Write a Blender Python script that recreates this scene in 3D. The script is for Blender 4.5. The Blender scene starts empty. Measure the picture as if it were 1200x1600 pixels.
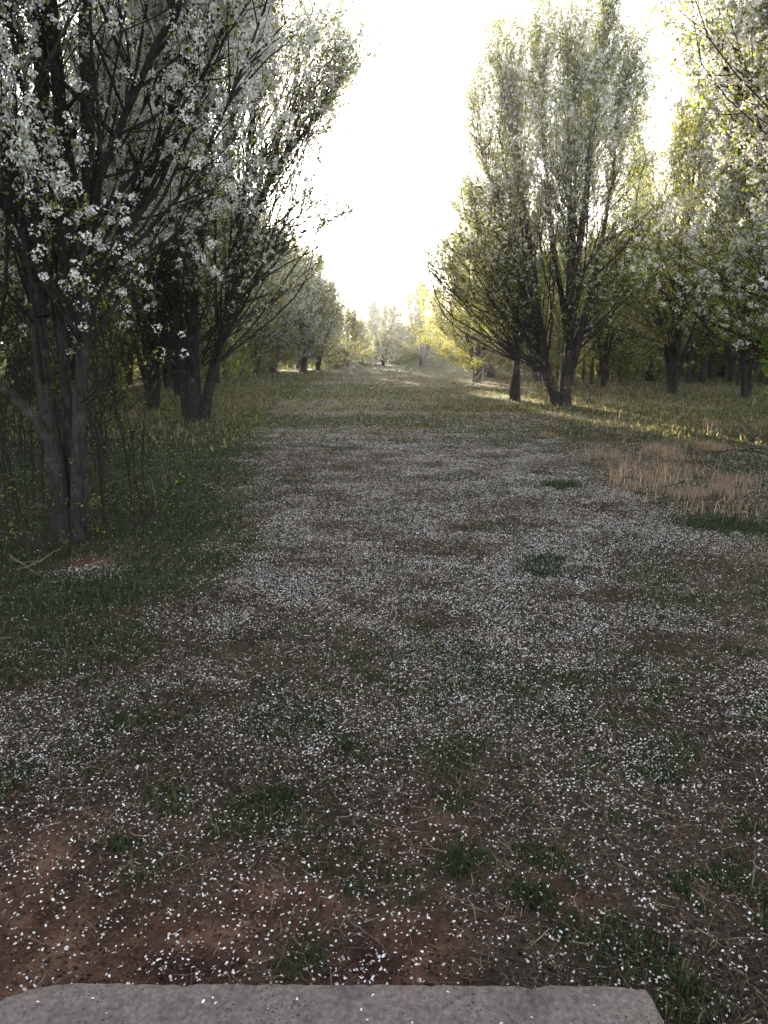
import bpy, math, numpy as np
from math import radians, pi

# ---------------------------------------------------------------- camera, sky, sun, exposure
scene = bpy.context.scene
cam_d = bpy.data.cameras.new("camera")
cam_d.sensor_fit = 'VERTICAL'
cam_d.sensor_height = 36.0
cam_d.lens = 36.0 * 1180.0 / 1600.0
cam_d.clip_start = 0.05
cam_d.clip_end = 3000
cam = bpy.data.objects.new("camera", cam_d)
scene.collection.objects.link(cam)
cam.location = (0, 0, 1.7)
cam.rotation_euler = (radians(90 - 12.2), 0, 0)
scene.camera = cam

SUN_ELEV = 7.0
SUN_AZ = -10.5          # degrees from +Y, negative = left
world = bpy.data.worlds.new("World")
scene.world = world
world.use_nodes = True
wn = world.node_tree
sky = wn.nodes.new('ShaderNodeTexSky')
sky.sky_type = 'NISHITA'
sky.sun_disc = False
sky.sun_elevation = radians(SUN_ELEV)
sky.sun_rotation = radians(SUN_AZ)
sky.air_density = 1.0
sky.dust_density = 1.5
sky.ozone_density = 1.0
bg = wn.nodes['Background']
bg.inputs['Strength'].default_value = 0.15
hs = wn.nodes.new('ShaderNodeHueSaturation')
hs.inputs['Saturation'].default_value = 0.36
wn.links.new(sky.outputs[0], hs.inputs['Color'])
wn.links.new(hs.outputs[0], bg.inputs['Color'])

sun_d = bpy.data.lights.new("sun", 'SUN')
sun_d.energy = 5.0
sun_d.angle = radians(0.5)
sun_d.color = (1.0, 0.88, 0.68)
sun = bpy.data.objects.new("sun", sun_d)
scene.collection.objects.link(sun)
sun.location = (0, 0, 30)
sun.rotation_euler = (radians(-(90 - SUN_ELEV)), 0, radians(-SUN_AZ))

scene.view_settings.view_transform = 'Standard'
scene.view_settings.look = 'None'
scene.view_settings.gamma = 1.0
scene.view_settings.exposure = 2.9
scene.cycles.max_bounces = 8
scene.cycles.diffuse_bounces = 4
scene.cycles.transmission_bounces = 4
scene.cycles.volume_bounces = 1
scene.cycles.use_denoising = True

# ---------------------------------------------------------------- helpers
COL = scene.collection

def tag(o, label=None, cat=None, group=None, kind=None):
    if label: o['label'] = label
    if cat: o['category'] = cat
    if group: o['group'] = group
    if kind: o['kind'] = kind
    return o

def empty(name, loc, rz=0.0):
    o = bpy.data.objects.new(name, None)
    o.empty_display_size = 0.3
    o.location = loc
    o.rotation_euler = (0, 0, rz)
    COL.objects.link(o)
    return o

def mesh_obj(name, V, F, mat, parent=None, rnd=None, smooth=False, cover=None):
    V = np.asarray(V, dtype=np.float32).reshape(-1, 3)
    Fs = F if isinstance(F, list) else [F]
    Fs = [np.asarray(f, dtype=np.int32) for f in Fs if len(f)]
    me = bpy.data.meshes.new(name)
    nl = sum(f.size for f in Fs); npoly = sum(len(f) for f in Fs)
    me.vertices.add(len(V)); me.loops.add(nl); me.polygons.add(npoly)
    me.vertices.foreach_set('co', V.ravel())
    me.loops.foreach_set('vertex_index', np.concatenate([f.ravel() for f in Fs]))
    tot = np.concatenate([np.full(len(f), f.shape[1], dtype=np.int32) for f in Fs])
    st = np.concatenate([[0], np.cumsum(tot)[:-1]]).astype(np.int32)
    me.polygons.foreach_set('loop_start', st)
    me.polygons.foreach_set('loop_total', tot)
    if smooth:
        me.polygons.foreach_set('use_smooth', np.ones(npoly, dtype=bool))
    if rnd is not None:
        a = me.attributes.new('rnd', 'FLOAT', 'POINT')
        a.data.foreach_set('value', np.asarray(rnd, dtype=np.float32).ravel())
    if cover is not None:
        a = me.attributes.new('cover', 'FLOAT_COLOR', 'POINT')
        a.data.foreach_set('color', np.asarray(cover, dtype=np.float32).ravel())
    me.update(calc_edges=True)
    me.materials.append(mat)
    o = bpy.data.objects.new(name, me)
    COL.objects.link(o)
    if parent: o.parent = parent
    return o

def copy_tree(root, loc, rz, sc, label, group):
    r = root.copy(); COL.objects.link(r)
    r.location = loc; r.rotation_euler = (0, 0, rz); r.scale = sc
    r['label'] = label
    if group: r['group'] = group
    elif 'group' in r: del r['group']
    for ch in list(root.children):
        c = ch.copy(); COL.objects.link(c); c.parent = r
    return r

def unit(v):
    return v / np.maximum(np.linalg.norm(v, axis=-1, keepdims=True), 1e-9)

_lat = np.random.RandomState(7).rand(256, 256)
def vnoise(x, y, s=1.0, off=0):
    x = np.asarray(x, float) / s + 37.3 * off + 500; y = np.asarray(y, float) / s + 11.7 * off + 500
    xi = np.floor(x).astype(int); yi = np.floor(y).astype(int)
    fx = x - xi; fy = y - yi
    fx = fx * fx * (3 - 2 * fx); fy = fy * fy * (3 - 2 * fy)
    a = _lat[xi % 256, yi % 256]; b = _lat[(xi + 1) % 256, yi % 256]
    c = _lat[xi % 256, (yi + 1) % 256]; d = _lat[(xi + 1) % 256, (yi + 1) % 256]
    return (a * (1 - fx) + b * fx) * (1 - fy) + (c * (1 - fx) + d * fx) * fy

def fbm(x, y, s, off=0, o=3):
    r = 0; w = 0
    for i in range(o):
        r = r + vnoise(x, y, s / 2 ** i, off + i) * 0.5 ** i; w += 0.5 ** i
    return r / w

def sstep(a, b, x):
    t = np.clip((x - a) / (b - a), 0, 1)
    return t * t * (3 - 2 * t)

def gz(x, y):
    x = np.asarray(x, float); y = np.asarray(y, float)
    h = (fbm(x, y, 3.2, 3) - 0.5) * 0.10 + (fbm(x, y, 0.35, 9) - 0.5) * 0.035
    h = h * sstep(1.6, 4.0, np.hypot(x, y)) + (fbm(x, y, 0.2, 19) - 0.5) * 0.016
    h = h + 0.012 * np.clip(y - 88, 0, 150) - 0.02
    return h

# ---------------------------------------------------------------- materials
def new_mat(name):
    m = bpy.data.materials.new(name); m.use_nodes = True
    nt = m.node_tree
    return m, nt, nt.nodes, nt.links, nt.nodes['Principled BSDF']

def ramp(nd, stops):
    r = nd.new('ShaderNodeValToRGB')
    e = r.color_ramp.elements
    while len(e) < len(stops): e.new(0.5)
    for k, (p, c) in enumerate(stops):
        e[k].position = p; e[k].color = (*c, 1)
    return r

def leafy(name, stops, trans, tcol_gain=1.6, rough=0.55, spec=0.3):
    m, nt, nd, lk, p = new_mat(name)
    at = nd.new('ShaderNodeAttribute'); at.attribute_name = 'rnd'
    r = ramp(nd, stops)
    lk.new(at.outputs['Fac'], r.inputs[0])
    lk.new(r.outputs[0], p.inputs['Base Color'])
    p.inputs['Roughness'].default_value = rough
    p.inputs['Specular IOR Level'].default_value = spec
    t = nd.new('ShaderNodeBsdfTranslucent')
    g = nd.new('ShaderNodeVectorMath'); g.operation = 'MULTIPLY'
    g.inputs[1].default_value = tcol_gain if isinstance(tcol_gain, tuple) else (tcol_gain,) * 3
    lk.new(r.outputs[0], g.inputs[0]); lk.new(g.outputs[0], t.inputs['Color'])
    mx = nd.new('ShaderNodeMixShader'); mx.inputs[0].default_value = trans
    lk.new(p.outputs[0], mx.inputs[1]); lk.new(t.outputs[0], mx.inputs[2])
    lk.new(mx.outputs[0], nd['Material Output'].inputs['Surface'])
    return m

M_leaf = leafy('young_leaf', [(0, (0.05, 0.075, 0.018)), (0.5, (0.085, 0.115, 0.024)), (1, (0.15, 0.17, 0.03))], 0.5, (3.3, 2.95, 1.1))
M_leaf_suntint = leafy('sun_tinted_leaf', [(0, (0.10, 0.115, 0.022)), (0.5, (0.16, 0.165, 0.028)), (1, (0.25, 0.23, 0.045))], 0.5, (2.3, 2.2, 1.1))  # lighter, yellower copy of the young leaf; sunlight put into the colour
M_leaf_bright = leafy('bright_leaf', [(0, (0.09, 0.16, 0.03)), (0.5, (0.13, 0.22, 0.04)), (1, (0.2, 0.3, 0.06))], 0.45, (1.7, 1.7, 1.2))
M_petal = leafy('blossom_petal', [(0, (0.50, 0.53, 0.44)), (0.35, (0.68, 0.68, 0.66)), (1, (0.80, 0.79, 0.78))], 0.35, (1.05, 1.0, 0.94))
M_fallen = leafy('fallen_petal', [(0, (0.30, 0.24, 0.21)), (0.2, (0.60, 0.56, 0.55)), (1, (0.86, 0.83, 0.83))], 0.15, (0.95, 0.95, 0.95))
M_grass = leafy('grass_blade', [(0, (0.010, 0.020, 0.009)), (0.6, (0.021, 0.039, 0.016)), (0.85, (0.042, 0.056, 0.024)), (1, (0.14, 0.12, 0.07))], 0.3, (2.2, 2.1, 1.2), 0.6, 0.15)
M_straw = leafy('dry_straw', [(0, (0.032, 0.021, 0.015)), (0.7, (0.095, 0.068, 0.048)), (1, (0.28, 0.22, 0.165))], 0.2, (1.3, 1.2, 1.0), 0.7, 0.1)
M_meadow = leafy('meadow_blade', [(0, (0.035, 0.05, 0.02)), (0.55, (0.075, 0.09, 0.036)), (0.8, (0.14, 0.135, 0.07)), (1, (0.24, 0.20, 0.125))], 0.4, (1.9, 1.8, 1.3), 0.6, 0.15)  # drier far grass, colour also lightened to stand in for sun and glare
M_crumb = leafy('soil_crumb', [(0, (0.02, 0.014, 0.011)), (0.6, (0.075, 0.042, 0.032)), (1, (0.17, 0.11, 0.085))], 0.0, 1.0, 0.9, 0.1)
M_tan = leafy('tan_dry_grass', [(0, (0.14, 0.10, 0.075)), (0.5, (0.30, 0.22, 0.165)), (1, (0.50, 0.40, 0.30))], 0.35, (1.3, 1.2, 1.0), 0.7, 0.1)

def bark_mat(name, dark, light, lichen):
    m, nt, nd, lk, p = new_mat(name)
    tc = nd.new('ShaderNodeTexCoord')
    mp = nd.new('ShaderNodeMapping'); mp.inputs['Scale'].default_value = (1, 1, 0.28)
    lk.new(tc.outputs['Object'], mp.inputs[0])
    n1 = nd.new('ShaderNodeTexNoise'); n1.inputs['Scale'].default_value = 26; n1.inputs['Detail'].default_value = 6; n1.inputs['Roughness'].default_value = 0.7
    lk.new(mp.outputs[0], n1.inputs['Vector'])
    v = nd.new('ShaderNodeTexVoronoi'); v.feature = 'DISTANCE_TO_EDGE'; v.inputs['Scale'].default_value = 24
    lk.new(mp.outputs[0], v.inputs['Vector'])
    r = ramp(nd, [(0.3, dark), (0.7, light)])
    lk.new(n1.outputs[0], r.inputs[0])
    n2 = nd.new('ShaderNodeTexNoise'); n2.inputs['Scale'].default_value = 5; n2.inputs['Detail'].default_value = 4
    lk.new(tc.outputs['Object'], n2.inputs['Vector'])
    r2 = ramp(nd, [(0.56, (0, 0, 0)), (0.66, (1, 1, 1))])
    lk.new(n2.outputs[0], r2.inputs[0])
    mx = nd.new('ShaderNodeMixRGB'); mx.inputs[2].default_value = (*lichen, 1)
    sc_ = nd.new('ShaderNodeMath'); sc_.operation = 'MULTIPLY'; sc_.inputs[1].default_value = 0.5
    lk.new(r2.outputs[0], sc_.inputs[0]); lk.new(sc_.outputs[0], mx.inputs[0]); lk.new(r.outputs[0], mx.inputs[1])
    lk.new(mx.outputs[0], p.inputs['Base Color'])
    p.inputs['Roughness'].default_value = 0.85
    p.inputs['Specular IOR Level'].default_value = 0.2
    ml = nd.new('ShaderNodeMath'); ml.operation = 'MULTIPLY_ADD'; ml.inputs[1].default_value = 1.2
    lk.new(v.outputs['Distance'], ml.inputs[0]); lk.new(n1.outputs[0], ml.inputs[2])
    b = nd.new('ShaderNodeBump'); b.inputs['Strength'].default_value = 1.0; b.inputs['Distance'].default_value = 0.05
    lk.new(ml.outputs[0], b.inputs['Height']); lk.new(b.outputs[0], p.inputs['Normal'])
    return m
M_bark = bark_mat('pear_bark', (0.008, 0.007, 0.0065), (0.052, 0.044, 0.041), (0.085, 0.088, 0.078))
M_twig = bark_mat('twig_bark', (0.01, 0.008, 0.007), (0.042, 0.034, 0.03), (0.05, 0.05, 0.045))
M_dead = bark_mat('dead_wood', (0.08, 0.065, 0.05), (0.24, 0.2, 0.16), (0.14, 0.14, 0.12))

def ground_mat():
    m, nt, nd, lk, p = new_mat('ground_soil')
    tc = nd.new('ShaderNodeTexCoord')
    at = nd.new('ShaderNodeAttribute'); at.attribute_name = 'cover'
    sp = nd.new('ShaderNodeSeparateColor'); lk.new(at.outputs['Color'], sp.inputs[0])
    def noise(s, d=5, r=0.6):
        n = nd.new('ShaderNodeTexNoise'); n.inputs['Scale'].default_value = s
        n.inputs['Detail'].default_value = d; n.inputs['Roughness'].default_value = r
        lk.new(tc.outputs['Object'], n.inputs['Vector']); return n
    fine = noise(45, 8, 0.75); mid = noise(4.5, 6, 0.65)
    litter = ramp(nd, [(0.3, (0.010, 0.007, 0.006)), (0.5, (0.032, 0.023, 0.018)), (0.72, (0.10, 0.072, 0.056))])
    lk.new(fine.outputs[0], litter.inputs[0])
    grn = ramp(nd, [(0.3, (0.012, 0.02, 0.008)), (0.55, (0.028, 0.045, 0.014)), (0.75, (0.06, 0.075, 0.03))])
    lk.new(fine.outputs[0], grn.inputs[0])
    dry = ramp(nd, [(0.3, (0.07, 0.052, 0.038)), (0.7, (0.22, 0.175, 0.12))])
    lk.new(fine.outputs[0], dry.inputs[0])
    dirt = ramp(nd, [(0.33, (0.028, 0.016, 0.012)), (0.5, (0.098, 0.050, 0.034)), (0.66, (0.20, 0.112, 0.076))])
    lk.new(mid.outputs[0], dirt.inputs[0])
    dirt2 = nd.new('ShaderNodeMixRGB'); dirt2.blend_type = 'MULTIPLY'; dirt2.inputs[0].default_value = 0.8
    gr = ramp(nd, [(0.35, (0.55, 0.55, 0.55)), (0.65, (1.15, 1.15, 1.15))]); lk.new(fine.outputs[0], gr.inputs[0])
    lk.new(dirt.outputs[0], dirt2.inputs[1]); lk.new(gr.outputs[0], dirt2.inputs[2])
    def mix(f, a, b):
        x = nd.new('ShaderNodeMixRGB'); lk.new(f, x.inputs[0]); lk.new(a, x.inputs[1]); lk.new(b, x.inputs[2]); return x.outputs[0]
    c = mix(sp.outputs['Green'], litter.outputs[0], dry.outputs[0])
    c = mix(sp.outputs['Red'], c, grn.outputs[0])
    c = mix(sp.outputs['Blue'], c, dirt2.outputs[0])
    vo = nd.new('ShaderNodeTexVoronoi'); vo.inputs['Scale'].default_value = 26
    lk.new(tc.outputs['Object'], vo.inputs['Vector'])
    vr = ramp(nd, [(0.16, (1, 1, 1)), (0.24, (0, 0, 0))]); lk.new(vo.outputs['Distance'], vr.inputs[0])
    ml = nd.new('ShaderNodeMath'); ml.operation = 'MULTIPLY'; lk.new(vr.outputs[0], ml.inputs[0]); lk.new(at.outputs['Alpha'], ml.inputs[1])
    wh = nd.new('ShaderNodeMixRGB'); wh.inputs[2].default_value = (0.62, 0.58, 0.6, 1)
    lk.new(ml.outputs[0], wh.inputs[0]); lk.new(c, wh.inputs[1])
    lk.new(wh.outputs[0], p.inputs['Base Color'])
    p.inputs['Roughness'].default_value = 0.95; p.inputs['Specular IOR Level'].default_value = 0.1
    b = nd.new('ShaderNodeBump'); b.inputs['Strength'].default_value = 0.8; b.inputs['Distance'].default_value = 0.02
    lk.new(fine.outputs[0], b.inputs['Height']); lk.new(b.outputs[0], p.inputs['Normal'])
    return m
M_ground = ground_mat()

def concrete_mat():
    m, nt, nd, lk, p = new_mat('weathered_concrete')
    tc = nd.new('ShaderNodeTexCoord')
    n = nd.new('ShaderNodeTexNoise'); n.inputs['Scale'].default_value = 60; n.inputs['Detail'].default_value = 8; n.inputs['Roughness'].default_value = 0.75
    lk.new(tc.outputs['Object'], n.inputs['Vector'])
    n2 = nd.new('ShaderNodeTexNoise'); n2.inputs['Scale'].default_value = 5; n2.inputs['Detail'].default_value = 6; n2.inputs['Roughness'].default_value = 0.7
    lk.new(tc.outputs['Object'], n2.inputs['Vector'])
    v = nd.new('ShaderNodeTexVoronoi'); v.inputs['Scale'].default_value = 75; v.inputs['Randomness'].default_value = 1
    lk.new(tc.outputs['Object'], v.inputs['Vector'])
    r = ramp(nd, [(0.3, (0.05, 0.039, 0.035)), (0.5, (0.125, 0.101, 0.094)), (0.72, (0.23, 0.19, 0.18))]); lk.new(n.outputs[0], r.inputs[0])
    r2 = ramp(nd, [(0.3, (0.5, 0.49, 0.5)), (0.48, (0.92, 0.9, 0.9)), (0.7, (1.05, 1.0, 0.98))]); lk.new(n2.outputs[0], r2.inputs[0])
    mu = nd.new('ShaderNodeMixRGB'); mu.blend_type = 'MULTIPLY'; mu.inputs[0].default_value = 1
    lk.new(r.outputs[0], mu.inputs[1]); lk.new(r2.outputs[0], mu.inputs[2])
    vr = ramp(nd, [(0.14, (0.2, 0.2, 0.2)), (0.3, (1, 1, 1))]); lk.new(v.outputs['Distance'], vr.inputs[0])
    n3 = nd.new('ShaderNodeTexNoise'); n3.inputs['Scale'].default_value = 9; lk.new(tc.outputs['Object'], n3.inputs['Vector'])
    r3 = ramp(nd, [(0.45, (0, 0, 0)), (0.6, (1, 1, 1))]); lk.new(n3.outputs[0], r3.inputs[0])
    mv = nd.new('ShaderNodeMixRGB'); mv.blend_type = 'MULTIPLY'; lk.new(r3.outputs[0], mv.inputs[0])
    lk.new(mu.outputs[0], mv.inputs[1]); lk.new(vr.outputs[0], mv.inputs[2])
    lk.new(mv.outputs[0], p.inputs['Base Color'])
    p.inputs['Roughness'].default_value = 0.9
    ad = nd.new('ShaderNodeMath'); ad.operation = 'ADD'; lk.new(n.outputs[0], ad.inputs[0]); lk.new(vr.outputs[0], ad.inputs[1])
    b = nd.new('ShaderNodeBump'); b.inputs['Strength'].default_value = 0.6; b.inputs['Distance'].default_value = 0.004
    lk.new(ad.outputs[0], b.inputs['Height']); lk.new(b.outputs[0], p.inputs['Normal'])
    return m
M_conc = concrete_mat()

# ---------------------------------------------------------------- what covers the ground where
def lane_left(y):     # x of the left border of the petal covered lane
    return np.interp(y, [0, 3.4, 4.2, 5.7, 6.75, 9.9, 13, 15, 20, 90], [-3.2, -2.3, -1.7, -1.55, -1.35, -1.75, -2.2, -2.6, -3.2, -5])
def lane_right(y):
    return np.interp(y, [0, 3, 4.2, 5.5, 7.8, 8.6, 13, 16, 24, 90], [2.6, 2.4, 2.3, 2.6, 3.1, 2.9, 3.1, 3.6, 4.5, 5])

def cover(x, y):
    w = (fbm(x, y, 0.9, 21) - 0.5) * 1.1
    left = 1 - sstep(-0.5, 0.55, x - lane_left(y) + w)
    right = sstep(-0.4, 0.4, x - lane_right(y) + w)
    far = sstep(11, 17, y + w * 3)
    patch = sstep(0.56, 0.68, fbm(x, y, 0.4, 31)) * 0.5
    stripes = fbm(x * 0.35, y, 2.2, 41)
    green = np.clip(left * (0.65 + 0.35 * sstep(0.3, 0.5, fbm(x, y, 1.3, 43))) + patch * (1 - left), 0, 1)
    green = np.maximum(green, far * sstep(0.38, 0.6, stripes) * 0.9)
    green = np.maximum(green, right * sstep(0.42, 0.58, fbm(x, y, 1.4, 47)) * 0.85)
    dry = np.clip(right * sstep(0.4, 0.56, fbm(x, y, 1.6, 53)) + far * sstep(0.35, 0.6, 1 - stripes) * 0.7 + 0.25 * sstep(0.5, 0.65, fbm(x, y, 0.8, 57)), 0, 1) * (1 - left * 0.7)
    green = np.maximum(green, 0.16 * sstep(2.4, 3.2, y))
    speck = sstep(0.6, 0.72, fbm(x, y, 0.16, 35)) * (1 - sstep(3.5, 5.5, y)) * .8
    green = np.maximum(green, speck)
    dirt = (1 - sstep(2.0, 2.45, y + (fbm(x, y, 0.5, 61) - 0.5) * 0.9)) * sstep(0.40, 0.56, fbm(x, y, 0.45, 63) + 0.28 * (1 - sstep(-.45, -.05, x)) - 0.22 * sstep(0, .4, x))
    dirt = np.maximum(dirt, (1 - sstep(0.12, 0.3, np.hypot(x - 0.15, (y - 2.4)))) * 0.6)
    dirt = np.maximum(dirt, (1 - sstep(0.1, 0.35, np.hypot(x + 2.42, y - 5.95))) * 0.9)
    green = green * (1 - dirt * 0.9)
    lane = (1 - left) * (1 - right)
    petal = lane * sstep(2.2, 3.6, y) * (1 - sstep(11, 21, y + (fbm(x, y, 1.5, 79) - .5) * 9)) * (2.1 * fbm(x, y, 0.45, 71) ** 1.9) * (0.5 + fbm(x, y, 2.3, 75))
    petal = petal + (1 - left) * (1 - sstep(2.2, 3.6, y)) * 0.22 * (0.5 + fbm(x, y, 0.4, 73)) + left * 0.05 + right * 0.16 * (y < 14)
    petal = petal + (1 - left) * sstep(14, 18, y) * (1 - sstep(30, 60, y)) * 0.12
    petal = np.maximum(petal, (1 - sstep(0.1, 0.4, np.hypot(x + 2.3, y - 5.7))) * 1.0)
    return green, dry, dirt, np.clip(petal, 0, 1)

# ---------------------------------------------------------------- ground sheet
def axis_coords(lo, a, b, hi, step):
    mid = np.arange(a, b + 1e-6, step)
    out = []; v = b; s = step
    while v < hi: s *= 1.12; v += s; out.append(v)
    pre = []; v = a; s = step
    while v > lo: s *= 1.12; v -= s; pre.append(v)
    return np.concatenate([pre[::-1], mid, out])
gx = axis_coords(-700, -5.5, 5.5, 700, 0.035)
gy = axis_coords(-300, 1.3, 9.0, 1100, 0.035)
X, Y = np.meshgrid(gx, gy)
Z = gz(X, Y)
cg, cd, cb, cp = cover(X, Y)
under = (X > -1.15) & (X < 0.85) & (Y < 1.62)
Z = np.where(under, -0.05, Z)
n0, n1 = X.shape
idx = np.arange(n0 * n1).reshape(n0, n1)
Fg = np.stack([idx[:-1, :-1], idx[:-1, 1:], idx[1:, 1:], idx[1:, :-1]], -1).reshape(-1, 4)
alpha = cp * sstep(8, 14, Y) * 0.8
ground = mesh_obj('ground', np.stack([X, Y, Z], -1), Fg, M_ground, smooth=True,
                  cover=np.stack([cg, cd, cb, alpha], -1))
tag(ground, kind='structure')

# ---------------------------------------------------------------- concrete step
def build_step():
    rs = np.random.RandomState(5)
    key = np.array([(-1.06, .40), (-1.045, 1.40), (-1.03, 1.52), (-1.0, 1.585), (-0.965, 1.622), (-0.92, 1.648), (-0.86, 1.66), (-.8, 1.664), (0.60, 1.655), (0.668, 1.652),
                    (0.678, 1.645), (0.684, 1.625), (0.688, 1.57), (0.70, 1.40), (0.72, 0.40)])
    xs = np.unique(np.concatenate([np.linspace(-1.06, .72, 260), key[:, 0], np.linspace(.655, .72, 30), np.linspace(-1.06, -.92, 30)]))
    yf = np.interp(xs, key[:, 0], key[:, 1])
    chip = np.interp(xs, np.sort(rs.uniform(-1, .7, 70)), np.abs(rs.randn(70)) * .0022) + (vnoise(xs, xs * 0, .012, 3) - .5) * .0022
    for cx, w, dp in ((-.52, .03, .007), (.12, .02, .005), (.38, .045, .008), (.655, .03, .010), (-.2, .015, .004)):
        chip += dp * np.clip(1 - np.abs(xs - cx) / w, 0, 1)
    chip = chip * .6; yf = yf - chip + .012
    rows = [(0, -.12), (0, .060), (.001, .070), (.004, .0765), (.010, .0795)] + [(d, .08) for d in (.02, .03, .045, .06, .08, .10, .13, .16, .2, .25, .3, .4, .6, .9, 1.25)]
    V = []
    for d, z in rows:
        y = np.maximum(yf - d, .35)
        zz = z + (fbm(xs, y, .05, 7) - .5) * .005 * (z > .05) + (vnoise(xs, y, .008, 5) - .5) * .0016 * (z > .05) - (chip * .5 if .05 < z < .0799 else 0)
        V.append(np.stack([xs, y, zz], -1))
    V = np.array(V); R, n, _ = V.shape
    i = np.arange(R * n).reshape(R, n)
    F = np.stack([i[:-1, :-1], i[:-1, 1:], i[1:, 1:], i[1:, :-1]], -1).reshape(-1, 4)
    o = mesh_obj('concrete_step', V, F[:, ::-1], M_conc)
    tag(o, 'weathered grey concrete step with a rounded corner at the near end of the lane', 'step')
build_step()

# ---------------------------------------------------------------- scattered ground cover
def sample_ground(rs, n, y0, y1, halfw, power=1.0, densfn=None, slope=0.56):
    """points in a wedge that widens with distance, nearer ones more frequent"""
    out = []; have = 0
    while have < n:
        m = n * 2
        u = rs.rand(m)
        y = (y0 ** (1 - power) + u * (y1 ** (1 - power) - y0 ** (1 - power))) ** (1 / (1 - power)) if abs(power - 1) > 1e-3 else y0 * (y1 / y0) ** u
        hw = halfw + slope * y
        x = (rs.rand(m) * 2 - 1) * hw
        ok = ~((x > -1.02) & (x < 0.70) & (y < 1.665))
        if densfn is not None:
            ok &= rs.rand(m) < densfn(x, y)
        out.append(np.stack([x[ok], y[ok]], -1)); have += ok.sum()
    return np.concatenate(out)[:n]

def flat_bits(rs, P, size, tilt, zoff, ratio=0.75):
    """small slightly cupped petals, 6 corners each"""
    n = len(P)
    z = gz(P[:, 0], P[:, 1]) + zoff
    nrm = unit(np.stack([rs.randn(n) * tilt, rs.randn(n) * tilt, np.ones(n)], -1))
    a = rs.rand(n) * 2 * pi
    t = np.stack([np.cos(a), np.sin(a), np.zeros(n)], -1)
    t = unit(t - nrm * (t * nrm).sum(-1, keepdims=True)); b = np.cross(nrm, t)
    c = np.column_stack([P, z])
    prof = [(-0.5, 0.0), (-0.2, 0.38), (0.25, 0.42), (0.5, 0.0), (0.25, -0.42), (-0.2, -0.38)]
    V = np.zeros((n, 6, 3)); cup = size * rs.uniform(0.0, 0.35, n)
    for k, (u, v) in enumerate(prof):
        h = cup * (4 * v * v)
        V[:, k] = c + t * (u * size)[:, None] + b * (v * size * ratio * 1.15)[:, None] + nrm * h[:, None]
    i = np.arange(n)[:, None] * 6
    F = np.concatenate([i + np.array([[0, 1, 2, 3]]), i + np.array([[0, 3, 4, 5]])])
    r = np.repeat(rs.rand(n), 6)
    return V.reshape(-1, 3), F, r

def blades(rs, P, length, width, lean, zoff=0.0, bend=0.5, z=None):
    """curved tapering blades: 5 verts, 3 triangles"""
    n = len(P)
    if z is None: z = gz(P[:, 0], P[:, 1]) + zoff
    a = rs.rand(n) * 2 * pi
    h = np.stack([np.cos(a), np.sin(a), np.zeros(n)], -1)
    w = np.stack([-np.sin(a + rs.randn(n) * .5), np.cos(a + rs.randn(n) * .5), np.zeros(n)], -1) * (width / 2)[:, None]
    base = np.column_stack([P, z])
    up = np.array([0, 0, 1.0])
    mid = base + (h * (lean * 0.4)[:, None] + up * np.sqrt(np.maximum(1 - (lean * .6) ** 2, 0.02))[:, None]) * (length * 0.55)[:, None]
    tipd = h * np.minimum(lean * (1 + bend), 0.98)[:, None] + up * np.sqrt(np.maximum(1 - np.minimum(lean * (1 + bend), 0.98) ** 2, 0.0))[:, None]
    tip = mid + tipd * (length * 0.5)[:, None]
    V = np.stack([base - w, base + w, mid - w * 0.75, mid + w * 0.75, tip], 1).reshape(-1, 3)
    i = np.arange(n)[:, None] * 5
    F = np.concatenate([i + np.array([[0, 1, 3]]), i + np.array([[0, 3, 2]]), i + np.array([[2, 3, 4]])])
    return V, F, np.repeat(rs.rand(n), 5)

def litter(rs, P, length, width, zoff):
    """flat lying straws: thin bent strips, 6 verts, 2 quads"""
    n = len(P)
    z = gz(P[:, 0], P[:, 1]) + zoff * rs.rand(n) + 0.004
    a = rs.rand(n) * 2 * pi
    d = np.stack([np.cos(a), np.sin(a), rs.randn(n) * 0.14], -1)
    s = np.stack([-np.sin(a), np.cos(a), rs.randn(n) * 0.5], -1) * (width / 2)[:, None]
    c = np.column_stack([P, z])
    k = np.stack([-np.sin(a), np.cos(a), np.abs(rs.randn(n)) * .4], -1) * (length * rs.randn(n) * 0.12)[:, None]
    A = c - d * (length / 2)[:, None]; B = c + k; D = c + d * (length / 2)[:, None]
    V = np.stack([A - s, A + s, B - s, B + s, D - s * .5, D + s * .5], 1).reshape(-1, 3)
    i = np.arange(n)[:, None] * 6
    F = np.concatenate([i + np.array([[0, 1, 3, 2]]), i + np.array([[2, 3, 5, 4]])])
    return V, F, np.repeat(rs.rand(n), 6)

rs = np.random.RandomState(11)
# fallen petals
Pp = sample_ground(rs, 290000, 0.9, 21.0, 2.2, -0.3, lambda x, y: cover(x, y)[3])
Pp[:90000] = Pp[90000:180000] + rs.randn(90000, 2) * 0.02   # petals that fell together
sz = (0.0058 + 0.0078 * rs.rand(len(Pp)) ** 1.5) * (1 + 0.035 * np.clip(Pp[:, 1] - 3, 0, 15))
Pst = np.stack([rs.uniform(-.95, .66, 26), rs.uniform(1.45, 1.65, 26)], -1)
zo = 0.010 * rs.rand(len(Pp)) + 0.004
Pp = np.concatenate([Pp, Pst]); sz = np.concatenate([sz, rs.uniform(.006, .011, 26)])
zo = np.concatenate([zo, 0.084 - gz(Pst[:, 0], Pst[:, 1])])
V, F, r = flat_bits(rs, Pp, sz, 0.34, zo, 0.62)
o = mesh_obj('fallen_petals', V, F, M_fallen, rnd=r)
tag(o, 'countless small white fallen petals scattered over the lane', 'petals', kind='stuff')

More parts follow.
